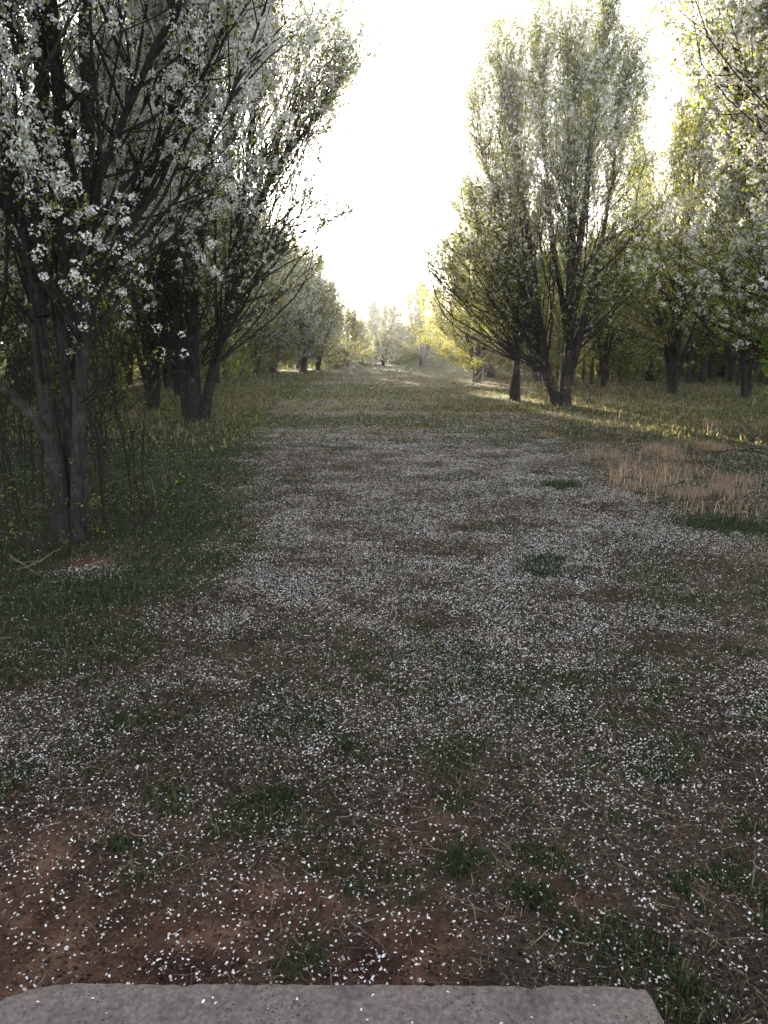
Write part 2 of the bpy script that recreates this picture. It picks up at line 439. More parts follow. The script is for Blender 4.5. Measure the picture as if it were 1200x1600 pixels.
# dead straw litter
Ps = sample_ground(rs, 360000, 0.9, 20.0, 2.2, 0.3, lambda x, y: np.clip(1 - cover(x, y)[0] * 0.7 - cover(x, y)[2] * 0.85, 0.05, 1))
L = (0.012 + 0.085 * rs.rand(len(Ps)) ** 2.2) * (1 + 0.03 * Ps[:, 1])
V, F, r = litter(rs, Ps, L, rs.uniform(0.0008, 0.0026, len(Ps)) * (1 + 0.09 * Ps[:, 1]), 0.014)
V2, F2, r2 = blades(rs, Ps[:60000] + rs.randn(60000, 2) * .02, rs.uniform(0.015, 0.05, 60000), rs.uniform(0.0015, 0.003, 60000) * (1 + 0.08 * Ps[:60000, 1]), rs.uniform(0.4, 0.95, 60000))
o = mesh_obj('dead_straw', np.concatenate([V, V2]), [F, F2 + len(V)], M_straw, rnd=np.concatenate([r ** 1.5, r2]))
tag(o, 'short dead brown grass stubble and straw matted across the lane', 'straw', kind='stuff')

# dark crumbs, clods and leaf fragments on the near soil
Pc = sample_ground(rs, 150000, 0.9, 9.0, 1.8, 0.5, lambda x, y: 0.4 + 0.6 * cover(x, y)[2])
nc = len(Pc); sc_ = (0.0015 + 0.006 * rs.rand(nc) ** 3) * (1 + 0.06 * Pc[:, 1])
oc = np.array([(1, 0, 0), (-1, 0, 0), (0, 1, 0), (0, -1, 0), (0, 0, .8), (0, 0, -.5)], float)
cc = np.column_stack([Pc, gz(Pc[:, 0], Pc[:, 1]) + sc_ * .2])
V = cc[:, None] + oc[None] * sc_[:, None, None] * rs.uniform(.5, 1.3, (nc, 6, 1))
F = (np.arange(nc)[:, None, None] * 6 + np.array([(0, 2, 4), (2, 1, 4), (1, 3, 4), (3, 0, 4), (2, 0, 5), (1, 2, 5), (3, 1, 5), (0, 3, 5)])[None]).reshape(-1, 3)
o = mesh_obj('soil_crumbs', V, F, M_crumb, rnd=np.repeat(rs.rand(nc), 6))
tag(o, 'fine reddish brown soil crumbs and clods on the bare ground near the step', 'soil', kind='stuff')

# living green grass
def near_green(x, y):
    g = cover(x, y)[0]
    return np.clip(g * (0.35 + 0.9 * sstep(0.35, 0.6, fbm(x, y, 0.25, 81))), 0, 1)
Pg = sample_ground(rs, 300000, 0.9, 22.0, 2.4, 0.75, near_green, 0.62)
hgt = rs.uniform(0.03, 0.075, len(Pg)) * (0.7 + 0.9 * fbm(Pg[:, 0], Pg[:, 1], 0.5, 85)) * np.where(Pg[:, 0] < lane_left(Pg[:, 1]), 0.8, 0.62)
V, F, r = blades(rs, Pg, hgt, rs.uniform(0.003, 0.006, len(Pg)) * (1 + 0.04 * Pg[:, 1]), rs.uniform(0.15, 0.85, len(Pg)))
Pf = sample_ground(rs, 150000, 12.0, 90.0, 2.0, 1.15, lambda x, y: (0.15 + 0.85 * cover(x, y)[0]) * sstep(12, 22, y), 0.62)
V2, F2, r2 = blades(rs, Pf, rs.uniform(0.035, 0.085, len(Pf)) * np.where((Pf[:, 0] > lane_left(Pf[:, 1])) & (Pf[:, 0] < lane_right(Pf[:, 1]) + 2), 1, 1.7), rs.uniform(0.015, 0.035, len(Pf)) * (1 + Pf[:, 1] * 0.012), rs.uniform(0.2, 0.9, len(Pf)))
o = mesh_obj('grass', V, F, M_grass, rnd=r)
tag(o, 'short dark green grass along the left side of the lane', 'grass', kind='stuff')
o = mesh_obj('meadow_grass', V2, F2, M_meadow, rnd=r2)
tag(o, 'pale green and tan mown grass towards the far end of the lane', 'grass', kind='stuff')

# tan dry grass on the right side and under the trees
def tan_density(x, y):
    rr = sstep(-0.2, 0.5, x - lane_right(y))
    d = rr * sstep(0.50, 0.64, fbm(x, y, 0.8, 91)) * sstep(0.5, 0.64, fbm(x, y, 0.3, 93)) * (.35 + .65 * sstep(.4, .6, fbm(x, y, 1.7, 97))) * sstep(7, 8.5, y) * (1 - sstep(14, 20, y) * .6)
    d = np.maximum(d, rr * 0.04 * sstep(7, 9, y))
    d = np.maximum(d, 0.05 * sstep(16, 26, y) + .10 * sstep(20, 24, y) * (x > 5))
    d = np.maximum(d, 0.10 * (x < -4) * (y > 12))
    return d * (1 - (x < lane_left(y)) * (y < 14) * 0.95)
Pt = sample_ground(rs, 34000, 4.0, 60.0, 2.0, 1.1, tan_density, 0.62)
hh = rs.uniform(0.05, 0.24, len(Pt)) * (0.3 + 2.2 * vnoise(Pt[:, 0], Pt[:, 1], 0.35, 95) ** 2)
V, F, r = blades(rs, Pt, hh, rs.uniform(0.0025, 0.005, len(Pt)) * (1 + 0.05 * Pt[:, 1]), rs.uniform(0.2, 0.97, len(Pt)), bend=0.9)
o = mesh_obj('dry_grass', V, F, M_tan, rnd=r)
tag(o, 'tall tan dry grass standing along the right edge of the lane', 'dry grass', kind='stuff')

def grass_tuft(x, y, rad, n, h, label, mat=M_grass, name='grass_tuft', cat='grass tuft', seed=0, lean=(.1, .6), wd=1.0):
    q = np.random.RandomState(seed)
    a = q.rand(n) * 2 * pi; rr = rad * np.sqrt(q.rand(n)) * (0.25 + 1.4 * vnoise(np.cos(a) * 2, np.sin(a) * 2, .6, seed))
    P = np.stack([rr * np.cos(a) * 1.25, rr * np.sin(a)], -1)
    z0 = float(gz(x, y))
    z = gz(P[:, 0] + x, P[:, 1] + y) - z0
    V, F, r = blades(q, P, h * q.uniform(0.5, 1.15, n), wd * q.uniform(0.0025, 0.0055, n) * (1 + 0.04 * y), np.clip(q.uniform(*lean, n) + rr / rad * 0.3, 0, .97), z=z)
    o = mesh_obj(name, V, F, mat, rnd=r * 0.85)
    o.location = (x, y, z0)
    tag(o, label, cat)
    return o
grass_tuft(1.34, 6.09, 0.17, 420, 0.075, 'dark green grass tuft in the petals, farther of the close pair right of centre', seed=1)
grass_tuft(1.26, 5.72, 0.17, 420, 0.075, 'dark green grass tuft in the petals, nearer of the close pair right of centre', seed=2)
grass_tuft(2.25, 9.39, 0.24, 600, 0.10, 'lone dark green grass tuft on stubble left of the sunlit tan grass', seed=3)
grass_tuft(3.35, 7.2, 0.32, 900, 0.10, 'wide green grass tuft just below the tan grass clumps on the right', seed=4)
grass_tuft(-0.44, 2.65, 0.10, 260, 0.045, 'small green tuft just beyond the bare reddish soil near the step', seed=5)
grass_tuft(0.25, 2.26, 0.08, 260, 0.05, 'small bright green tuft amid the petals, left of two near the step', seed=6)
grass_tuft(0.47, 2.10, 0.10, 300, 0.05, 'small bright green tuft amid the petals, right of two near the step', seed=7)
grass_tuft(3.0, 5.2, 0.25, 500, 0.09, 'dark green grass tuft at the right edge, below the wide tuft', seed=8)
q = np.random.RandomState(77)
tan_spots = [(3.55, 8.7, .30, .22, 'pale sunlit dry grass clump at the lower left of the tan patch'),
             (4.05, 8.9, .30, .26, 'leaning pale dry grass clump right of the sunlit one'),
             (4.5, 9.6, .32, .28, 'bushy tan dry grass clump at the right edge of the frame'),
             (3.9, 10.3, .35, .30, 'brown dry grass clump behind the sunlit clumps'),
             (3.5, 11.9, .38, .30, 'tall tan dry grass clump in the middle of the right verge'),
             (4.6, 12.3, .35, .34, 'tall tan dry grass clump right of the middle clump on the verge'),
             (5.6, 12.9, .36, .34, 'tan dry grass clump at the far right of the verge'),
             (3.2, 14.9, .16, .2, 'small reddish dry grass clump in front of the large right tree')]
for k, (x, y, rad, h, lab) in enumerate(tan_spots):
    grass_tuft(x, y, rad * .8, 330, h * .9, lab, M_tan, 'dry_grass_clump', 'dry grass', seed=30 + k, lean=(.35, .9), wd=.7)

# ---------------------------------------------------------------- tubes
def tubes(P, R, S):
    """P [N,K,3], R [N,K] -> verts, quads"""
    N, K, _ = P.shape
    T = unit(np.gradient(P, axis=1))
    mt = np.abs(T.mean(1))
    ref = np.eye(3)[np.argmin(mt, -1)]
    n1 = unit(np.cross(T, ref[:, None, :])); n2 = np.cross(T, n1)
    a = np.linspace(0, 2 * pi, S, endpoint=False)
    V = P[:, :, None, :] + R[:, :, None, None] * (np.cos(a)[:, None] * n1[:, :, None, :] + np.sin(a)[:, None] * n2[:, :, None, :])
    base = (np.arange(N)[:, None, None] * K + np.arange(K - 1)[None, :, None]) * S
    j = np.arange(S)[None, None, :]; j2 = (j + 1) % S
    F = np.stack([base + j, base + j2, base + S + j2, base + S + j], -1).reshape(-1, 4)
    return V.reshape(-1, 3), F

def join(parts):
    Vs, Fs, n = [], [], 0
    for V, F in parts:
        Vs.append(V); Fs.append(F + n); n += len(V)
    return np.concatenate(Vs), np.concatenate(Fs)

def spline(pts, K):
    """smooth resample of a control polyline of (x,y,z,r)"""
    pts = np.array(pts, float)
    d = np.concatenate([[0], np.cumsum(np.linalg.norm(np.diff(pts[:, :3], axis=0), axis=1))])
    t = np.linspace(0, d[-1], K)
    out = np.stack([np.interp(t, d, pts[:, k]) for k in range(4)], -1)
    for _ in range(3):
        out[1:-1] = (out[:-2] + 2 * out[1:-1] + out[2:]) / 4
    return out

class Env:
    def __init__(s, H, zb, R, lean=(0, 0), seed=0, pw=0.75, ex=0.6, center=(0, 0), zf=0.0):
        s.zf = zf
        s.H, s.zb, s.R, s.lean, s.pw, s.ex, s.c = H, zb, R, lean, pw, ex, center
        q = np.random.RandomState(seed + 99); s.ph = q.rand(6) * 6.28; s.seed = seed
    def axis(s, z):
        u = np.clip(z / s.H, 0, 1)
        return s.c[0] + s.lean[0] * u, s.c[1] + s.lean[1] * u
    def inside(s, q, slack=0.0):
        ax, ay = s.axis(q[..., 2])
        dx = q[..., 0] - ax; dy = q[..., 1] - ay
        r = np.hypot(dx, dy); th = np.arctan2(dy, dx)
        u = np.clip((q[..., 2] - s.zb) / (s.H - s.zb), 0.001, 0.999)
        lump = 1 + 0.16 * np.sin(3 * th + s.ph[0] + 5 * u) + 0.14 * np.sin(5 * th + s.ph[1] - 11 * u) + 0.13 * np.sin(2 * th + 15 * u + s.ph[2]) + 0.08 * np.sin(7 * th + 23 * u + s.ph[3])
        top = s.H * (1 - 0.09 * (1 + np.sin(3 * th + 2.5 * r + s.ph[4])) * 0.5 - 0.05 * (1 + np.sin(4.1 * dx + s.ph[5])))
        lim = s.R * np.sin(pi * u ** s.pw) ** s.ex * lump
        return (r < lim * (1 + slack * .3) + slack) & (q[..., 2] < top + slack * .3) & (q[..., 2] > s.zb - slack)

def grow(rs, P, R, n, tr, ang, Lm, up, out, env, K, rf, wob=0.06, minL=0.12, rmin=0.003):
    N, K0, _ = P.shape
    ln = np.minimum(np.linalg.norm(np.diff(P, axis=1), axis=2).sum(1), 1.6) * (0.8 + np.clip(P[:, -1, 2] / env.H, 0, 1))
    pi_ = rs.choice(N, n, p=ln / ln.sum())
    t = rs.uniform(tr[0], tr[1], n) ** 0.75; f = t * (K0 - 1); i = np.minimum(f.astype(int), K0 - 2); w = (f - i)[:, None]
    A = P[pi_, i]; B = P[pi_, i + 1]
    pos = A * (1 - w) + B * w; tan = unit(B - A)
    rad = R[pi_, i] * (1 - w[:, 0]) + R[pi_, i + 1] * w[:, 0]
    pr = unit(np.cross(tan, unit(rs.randn(n, 3))))
    ax, ay = env.axis(pos[:, 2])
    ov = np.stack([pos[:, 0] - ax, pos[:, 1] - ay, np.zeros(n)], -1)
    a = np.radians(rs.uniform(ang[0], ang[1], n))[:, None]
    d = unit(np.cos(a) * tan + np.sin(a) * pr + np.array([0, 0, up]) + out * unit(ov))
    L = Lm * rs.uniform(0.55, 1.25, n) * (1 - 0.45 * t)
    s = np.linspace(0.08, 1, 12)
    ins = env.inside(pos[:, None, :] + d[:, None, :] * (L[:, None] * s)[:, :, None], 0.4)
    cum = np.cumprod(ins, axis=1).sum(1) / 12.0
    L = np.maximum(L * cum, np.maximum(minL, 0.28 * Lm)) * rs.uniform(0.8, 1.2, n)
    keep = (cum > 0.08) | (rs.rand(n) < 0.7)
    pos, d, L, rad, t = pos[keep], d[keep], L[keep], rad[keep], t[keep]
    m = len(pos)
    u = np.linspace(0, 1, K)[None, :, None]
    c1 = rs.randn(m, 1, 3) * wob; c2 = rs.randn(m, 1, 3) * wob * 0.7
    q = pos[:, None, :] + L[:, None, None] * (d[:, None, :] * u + np.array([0, 0, 0.22]) * u * u * (1 if up > 0 else 0.2) + c1 * np.sin(u * 3.1) + c2 * np.sin(u * 7.0) * u)
    r0 = np.minimum(rad * 0.72, rf * L + rmin)
    rr = np.maximum(r0[:, None] * (1 - 0.82 * np.linspace(0, 1, K)[None, :]), rmin * 0.6)
    return q, rr

def fill(rs, P0, R0, n, env, K, zlow, kk=(1.2, 3.0), wob=0.04):
    """limbs that rise from the stems to points spread through the crown volume"""
    T = []; have = 0
    while have < n:
        q = np.stack([rs.uniform(-1.35, 1.35, 4 * n) * env.R, rs.uniform(-1.35, 1.35, 4 * n) * env.R, rs.uniform(env.zb, env.H, 4 * n)], -1)
        ax, ay = env.axis(q[:, 2]); q[:, 0] += ax; q[:, 1] += ay
        q = q[env.inside(q) & (q[:, 2] > env.zf) & (rs.rand(len(q)) < 0.25 + 0.75 * np.clip((q[:, 2] - env.zb) / (0.6 * (env.H - env.zb)), 0, 1))]; T.append(q); have += len(q)
    T = np.concatenate(T)[:n]
    S = P0[:, :-2].reshape(-1, 3); SR = R0[:, :-2].ravel()
    ok = S[:, 2] > zlow; S, SR = S[ok], SR[ok]
    h = np.hypot(T[:, None, 0] - S[None, :, 0], T[:, None, 1] - S[None, :, 1])
    dz = T[:, None, 2] - S[None, :, 2]
    hT = np.hypot(T[:, 0] - env.axis(T[:, 2])[0], T[:, 1] - env.axis(T[:, 2])[1]) + 0.15
    zst = zlow + rs.rand(n) * np.maximum(0.72 * T[:, 2] - zlow, 0.05)
    k = np.clip(np.minimum(rs.uniform(kk[0], kk[1], n), (T[:, 2] - zst) / hT), 0.25, 9)[:, None]
    cost = h * 0.8 + np.abs(dz - k * h - 0.15) + 3.0 * np.maximum(0, -dz) + rs.rand(n, len(S)) * 0.25
    b = np.argmin(cost, 1)
    A = S[b]; r = SR[b]
    D = T - A; L = np.linalg.norm(D, axis=1)
    hd = D.copy(); hd[:, 2] = 0; hd = unit(hd)
    u = np.linspace(0, 1, K)[None, :, None]
    bow = (hd * 0.10 - np.array([0, 0, 0.05])) * (L * rs.uniform(0.0, 1.3, n))[:, None]
    c1 = rs.randn(n, 1, 3) * wob; c2 = rs.randn(n, 1, 3) * wob * .7
    P = A[:, None] + D[:, None] * u + bow[:, None] * np.sin(pi * u) + L[:, None, None] * (c1 * np.sin(u * 5.5) * u + c2 * np.sin(u * 9.0) * u)
    r0 = np.minimum(r * 0.7, 0.0044 * L + 0.004)
    return P, np.maximum(r0[:, None] * (1 - 0.8 * np.linspace(0, 1, K)[None]), 0.003)

def along(rs, P, n, tr, jit):
    N, K, _ = P.shape
    ln = np.linalg.norm(np.diff(P, axis=1), axis=2).sum(1)
    pi_ = rs.choice(N, n, p=ln / ln.sum())
    t = rs.uniform(tr[0], tr[1], n) * (K - 1); i = np.minimum(t.astype(int), K - 2); w = (t - i)[:, None]
    return P[pi_, i] * (1 - w) + P[pi_, i + 1] * w + rs.randn(n, 3) * jit

def quads(rs, C, Nn, size, fold=0.25, ratio=0.6):
    n = len(C)
    t = unit(np.cross(Nn, unit(rs.randn(n, 3)))); b = np.cross(Nn, t)
    s = size[:, None]
    V = np.stack([C - t * s * .5, C + b * s * .5 * ratio + Nn * s * fold, C + t * s * .5, C - b * s * .5 * ratio + Nn * s * fold], 1)
    return V.reshape(-1, 3), np.arange(4 * n).reshape(n, 4)

def blossom(rs, C, k, rc, ps):
    m = len(C)
    Cn = np.repeat(C, k, 0)
    scl = np.repeat(rs.uniform(0.6, 1.25, m), k)
    n = unit(rs.randn(m * k, 3) + np.array([0, 0, 0.35]))
    pos = Cn + n * (rc * scl * rs.uniform(0.55, 1.0, m * k))[:, None]
    nn = unit(n + rs.randn(m * k, 3) * 0.45)
    V, F = quads(rs, pos, nn, ps * rs.uniform(0.7, 1.25, m * k), 0.18, 0.95)
    r = np.repeat(np.clip(rs.rand(m * k) * 0.8 + np.repeat(rs.rand(m), k) * 0.2, 0, 1), 4)
    return V, F, r

def leaf_set(rs, C, size, spread):
    n = len(C)
    nn = unit(rs.randn(n, 3) + np.array([0, 0, 0.5]))
    V, F = quads(rs, C + rs.randn(n, 3) * spread, nn, size * rs.uniform(0.55, 1.3, n), 0.16, 0.62)
    return V, F, np.repeat(np.clip(rs.rand(n), 0, 1), 4)

def make_tree(name, loc, label, group, stems, env, seed, n1, n2, n3, clusters, petals, prad, psize, leaves, lsize,
              L1=3.0, L2=1.3, L3=0.5, leafmat=None, K1=8, low=0.25, S0=10, ang1=(22, 48), bl_low=0.0, cat='tree', up1=0.35, barkmat=None, kk=(1.1, 3.0)):
    rs = np.random.RandomState(seed)
    root = empty(name, loc)
    tag(root, label, cat, group)
    trunkparts = []; polys = []; rads = []
    for st in stems:
        s = spline(st, 18)
        P = s[:, :3].copy(); R = s[:, 3].copy()
        P[1:] += (np.cumsum(rs.randn(17, 3) * 0.012, 0)) * (1 if len(stems) > 1 else .8)
        R = R * (1 + 0.06 * rs.randn(18))
        polys.append(P); rads.append(R)
        n_s = 40
        ss = np.stack([np.interp(np.linspace(0, 17, n_s), np.arange(18), P[:, k]) for k in range(3)], -1)
        rr = np.interp(np.linspace(0, 17, n_s), np.arange(18), R)
        V, F = tubes(ss[None], rr[None], S0)
        V = V + (vnoise(V[:, 0] * 3 + V[:, 1] * 5, V[:, 2], 0.25, seed % 50)[:, None] - 0.5) * 0.03 * np.minimum(1, rr.max() * 6) * unit(rs.randn(len(V), 3) * 0.2 + np.array([1, 1, 0]))
        trunkparts.append((V, F))
    V, F = join(trunkparts)
    mesh_obj('trunk', V, F, barkmat or M_bark, root, smooth=True)
    P0 = np.stack(polys); R0 = np.stack(rads)
    P1, R1 = fill(rs, P0, R0, n1, env, K1 + 2, env.H * low * 0.6, kk)
    # slender continuation shoots
    P1b, R1b = grow(rs, P0, R0, max(4, n1 // 5), (0.6, 0.99), (5, 22), L1, 0.5, 0.1, env, K1 + 2, 0.011, 0.04)
    P1 = np.concatenate([P1, P1b]); R1 = np.concatenate([R1, R1b])
    P1c, R1c = grow(rs, P0, R0, n2 // 6, (0.55, 1.0), (25, 60), L2, 0.3, 0.1, env, 6, 0.009, 0.07, 0.15, 0.0035)
    P2, R2 = grow(rs, P1, R1, n2, (0.2, 0.99), (22, 58), L2, 0.22, 0.15, env, 6, 0.009, 0.07, 0.1, 0.0035)
    P2 = np.concatenate([P2, P1c]); R2 = np.concatenate([R2, R1c])
    bp = [tubes(P1, R1, 6), tubes(P2, R2, 4)]
    V, F = join(bp)
    mesh_obj('branches', V, F, M_twig, root, smooth=True)
    src = P2
    if n3:
        P3, R3 = grow(rs, P2, R2, n3, (0.1, 0.98), (25, 70), L3, 0.12, 0.1, env, 4, 0.007, 0.08, 0.08, 0.0022)
        V, F = tubes(P3, R3, 3)
        mesh_obj('twigs', V, F, M_twig, root)
        src = P3
    tips = along(rs, src, clusters, (0.25, 1.0), 0.02)
    if n3:
        tips = np.concatenate([tips, along(rs, P2, clusters // 3, (0.3, 1), 0.02)])
    zz = tips[:, 2]
    keep = rs.rand(len(tips)) < np.clip(bl_low + (zz - env.zb) / (0.45 * (env.H - env.zb)), 0.06, 1)
    # clumps: some boughs flower more than others
    clump = vnoise(tips[:, 0] + tips[:, 2] * .7, tips[:, 1] + tips[:, 2] * .5, 0.5, seed % 30)
    keep &= rs.rand(len(tips)) < np.clip(0.15 + 1.5 * (clump - 0.2), 0.1, 1)
    V, F, r = blossom(rs, tips[keep], petals, prad, psize)
    mesh_obj('blossoms', V, F, M_petal, root, rnd=r)
    lc = np.concatenate([along(rs, src, int(leaves * .7), (0.1, 1.0), 0.02), along(rs, P2, leaves - int(leaves * .7), (0.3, 1), 0.03)])
    V, F, r = leaf_set(rs, lc, lsize, lsize * 0.7)
    mesh_obj('leaves', V, F, leafmat or M_leaf, root, rnd=r)
    return root

def auto_stems(seed, H, n, r0, spread, zfork=0.6, top=0.95):
    q = np.random.RandomState(seed)
    out = []
    a0 = q.rand() * 6.28
    for k in range(n):
        a = a0 + k * 2.4; s = spread * (0.25 + 0.75 * q.rand()) if k else spread * 0.1
        h = H * top * q.uniform(0.8, 1.0) if k else H * top
        zf = zfork * q.uniform(0.7, 1.3)
        b = 0.35 * r0 * (k > 0)
        cx, cy = math.cos(a), math.sin(a)
        rr = r0 * (1.0 if k == 0 else q.uniform(0.5, 0.75))
        out.append([(cx * b, cy * b, -0.15, rr * (1.15 if k == 0 else .9)), (cx * b, cy * b, 0.25, rr * (1.0 if k == 0 else .85)),
                    (cx * (b + s * .10), cy * (b + s * .10), zf + .2, rr * 0.85), (cx * s * .42, cy * s * .42, h * .35, rr * 0.62),
                    (cx * s * .75, cy * s * .75, h * .65, rr * 0.36), (cx * s, cy * s, h, rr * 0.06)])
    return out

def g3(x, y, dz=0.0): return (x, y, float(gz(x, y)) + dz)

# ---- nearest tree on the left (three stems)
st = [[(0.0, 0, -.2, .12), (-.01, 0, .25, .08), (-.07, 0, .9, .070), (-.16, .05, 1.72, .060), (-.17, .15, 2.6, .054), (-.04, .3, 3.7, .07), (-.08, .4, 4.9, .05), (-.2, .6, 7, .03), (-.3, .7, 8.8, .008)],
      [(0.13, .0, -.2, .085), (0.15, -.02, .4, .062), (0.21, 0, .9, .055), (.27, 0, 1.5, .050), (.38, .1, 2.6, .046), (.45, .15, 3.6, .06), (.5, .2, 5.0, .045), (.6, .2, 7, .02), (.6, .2, 8.2, .006)],
      [(0.06, .10, -.1, .08), (0.06, .14, .8, .055), (.05, .18, 1.75, .05), (.20, .2, 2.8, .06), (.2, .25, 4.5, .05), (.1, .2, 6.5, .03), (.1, .1, 8.6, .006)],
      [(-.02, 0, .85, .05), (-.08, -.02, 1.15, .045), (-.3, -.05, 1.35, .038), (-.75, -.1, 1.7, .032), (-1.4, -.2, 2.6, .03), (-1.8, -.3, 3.8, .01)],
      [(.40, .1, 2.75, .05), (.55, .05, 3.2, .035), (.9, -.05, 3.72, .028), (1.25, -.15, 4.15, .022), (1.6, -.2, 4.75, .014), (1.9, -.2, 5.6, .005)],
      [(-.05, .1, 2.0, .06), (-.25, .2, 2.9, .05), (-.5, .3, 4.2, .035), (-.8, .4, 6.2, .01)]]
make_tree('pear_tree', g3(-2.95, 6.75), 'nearest tree on the left, grey multi-stemmed trunk with large white blossom clusters', None, st,
          Env(9.5, 1.2, 2.3, (0.1, .2), 1, .95, .6), 101, 220, 3400, 13000, 46000, 20, 0.05, 0.02, 46000, 0.036, kk=(2.0, 6.0), L1=1.9, L2=.9, L3=.38, low=0.2, S0=14, bl_low=0.05)

# ---- second tree on the left, spreads over the lane
st = [[(0.0, 0, -.2, .26), (0.0, 0, .35, .18), (0.02, 0, 1.0, .15), (.12, 0, 2.2, .125), (.25, .1, 3.8, .11), (.5, .2, 5.8, .10), (.6, .3, 8, .06), (.6, .3, 10.6, .01)],
      [(0.22, 0, -.15, .16), (0.27, 0, .5, .12), (.6, -.1, 1.3, .11), (1.0, -.1, 2.6, .11), (1.25, -.1, 3.8, .095), (2.0, -.1, 5.6, .07), (2.9, 0, 6.6, .04), (3.6, 0, 7.3, .01)],
      [(-.15, .1, -.1, .16), (-.2, .1, 1, .14), (-.3, .1, 3.7, .11), (-.35, .1, 6.2, .07), (-.5, .1, 9.4, .01)],
      [(.1, 0, 1.0, .14), (.15, -.3, 2.5, .11), (.3, -.6, 4.5, .08), (.5, -.9, 7.4, .04), (.6, -1, 9.6, .01)],
      [(.25, 0, 3.7, .1), (.7, .2, 5.2, .075), (1.3, .3, 7.2, .045), (1.9, .4, 9.8, .01)],
      [(.0, .1, 1.2, .1), (-.5, .6, 3.0, .08), (-1.2, 1.0, 6, .04), (-1.6, 1.2, 8.6, .01)],
      [(1.25, -.1, 3.8, .06), (1.45, -.2, 5.2, .045), (1.6, -.3, 6.6, .03), (1.9, -.3, 8.4, .008)]]
make_tree('pear_tree', g3(-4.6, 18.3), 'second tree on the left, dark trunk with one long stem leaning over the lane', None, st,
          Env(11.9, 0.4, 4.0, (0.8, 0), 2, 1.1, .75, (0.0, 0), 3.0), 102, 360, 4800, 17000, 36000, 7, 0.052, 0.038, 75000, 0.055, kk=(1.7, 4.5), L1=3.0, L2=1.3, L3=.5, low=0.12)

# ---- big tree on the right
st = [[(0.0, 0, -.2, .26), (0.0, 0, .3, .20), (0.02, 0, 1.0, .165), (.0, 0, 2.2, .13), (.05, .1, 4.2, .10), (-.1, .2, 6.5, .08), (-.3, .2, 10.4, .01)],
      [(-.15, 0, -.1, .19), (-.30, 0, .35, .15), (-.6, 0, .95, .12), (-.8, 0, 2, .10), (-1.1, 0, 4.0, .085), (-1.8, 0, 6.8, .05), (-2.2, 0, 9.2, .01)],
      [(.1, 0, .7, .14), (.35, -.1, 2.2, .12), (.75, -.1, 4.4, .085), (1.1, 0, 6.5, .04), (1.1, 0, 8.3, .01)],
      [(0, -.1, .9, .13), (-.1, -.4, 2.6, .1), (-.2, -.8, 5, .07), (-.4, -1, 8.6, .01)],
      [(-.6, 0, 1.2, .1), (-1.1, .2, 2.8, .08), (-1.9, .3, 5.0, .05), (-2.7, .3, 7.4, .01)],
      [(0, .1, 1.5, .1), (.2, .5, 3.6, .08), (.6, 1.0, 6.4, .04), (.7, 1.2, 9.4, .01)],
      [(0, .0, 2.0, .1), (-.4, .1, 4.2, .075), (-.9, .1, 7.2, .04), (-1.2, .1, 10.2, .01)],
      [(.05, 0, 2.2, .09), (.25, 0, 4.5, .07), (.4, 0, 7.5, .035), (.5, 0, 10.3, .01)]]
make_tree('pear_tree', g3(5.5, 23.2), 'large oval tree on the right with a forked dark trunk beside the lane', None, st,
          Env(12.3, .8, 3.6, (-0.7, 0), 3, .74, .95, (-.3, 0), 2.8), 103, 400, 5000, 18000, 21000, 7, 0.05, 0.037, 105000, 0.055, L1=3.0, L2=1.3, L3=.5, low=0.1, ang1=(14, 38), up1=.5, bl_low=-.15)

# ---- slender tree left of it
st = [[(0.0, 0, -.2, .20), (0.0, 0, .4, .15), (-.02, 0, 1.4, .135), (-.05, 0, 2.2, .11), (-.2, 0, 4.2, .07), (-.4, 0, 7, .01)],
      [(0.0, 0, 1.3, .1), (-.4, 0, 2.2, .07), (-1.0, 0, 3.9, .045), (-1.5, 0, 6.2, .01)],
      [(0.0, 0, 1.5, .1), (.3, .1, 2.6, .07), (.5, .2, 4.4, .04), (.6, .2, 6.6, .01)]]
make_tree('pear_tree', g3(4.4, 25.6), 'slender single-trunk tree just left of the large tree on the right', None, st,
          Env(7.6, 1.3, 2.2, (-0.9, 0), 4, .8, .6, (0, 0), 2.2), 104, 130, 1400, 4500, 8000, 6, 0.05, 0.036, 42000, 0.055, kk=(1.8, 4.5), L1=2.2, L2=1.0, L3=.45, low=0.25, bl_low=-.1)

# ---- near tree standing just outside the frame on the right, its boughs reach in
st = [[(0.0, 0, -.2, .25), (0.0, 0, .4, .2), (0, 0, 1.2, .18), (.1, 0, 3, .13), (0, 0, 6, .07), (0, 0, 9.4, .01)],
      [(0, 0, .9, .10), (-.5, -.1, 2.2, .07), (-.9, -.2, 4, .045), (-1.2, -.2, 5.6, .01)],
      [(0, 0, 1.2, .09), (-.4, -.5, 2.6, .06), (-.7, -.9, 4.2, .04), (-.9, -1.2, 5.4, .01)],
      [(0, 0, 1.0, .1), (.7, .4, 3, .07), (1.2, .8, 6, .01)],
      [(0, 0, 1.4, .1), (-.4, .8, 3.4, .07), (-.9, 1.4, 6.8, .01)]]
make_tree('pear_tree', g3(7.35, 11.2), 'tree at the right edge of the frame with round white blossom clusters', None, st,
          Env(9.8, 0.9, 3.5, (0, 0), 5, .72, .55), 105, 420, 7000, 28000, 60000, 13, 0.06, 0.033, 190000, 0.052, L1=1.3, L2=1.1, L3=.42, low=0.15, bl_low=0.1)

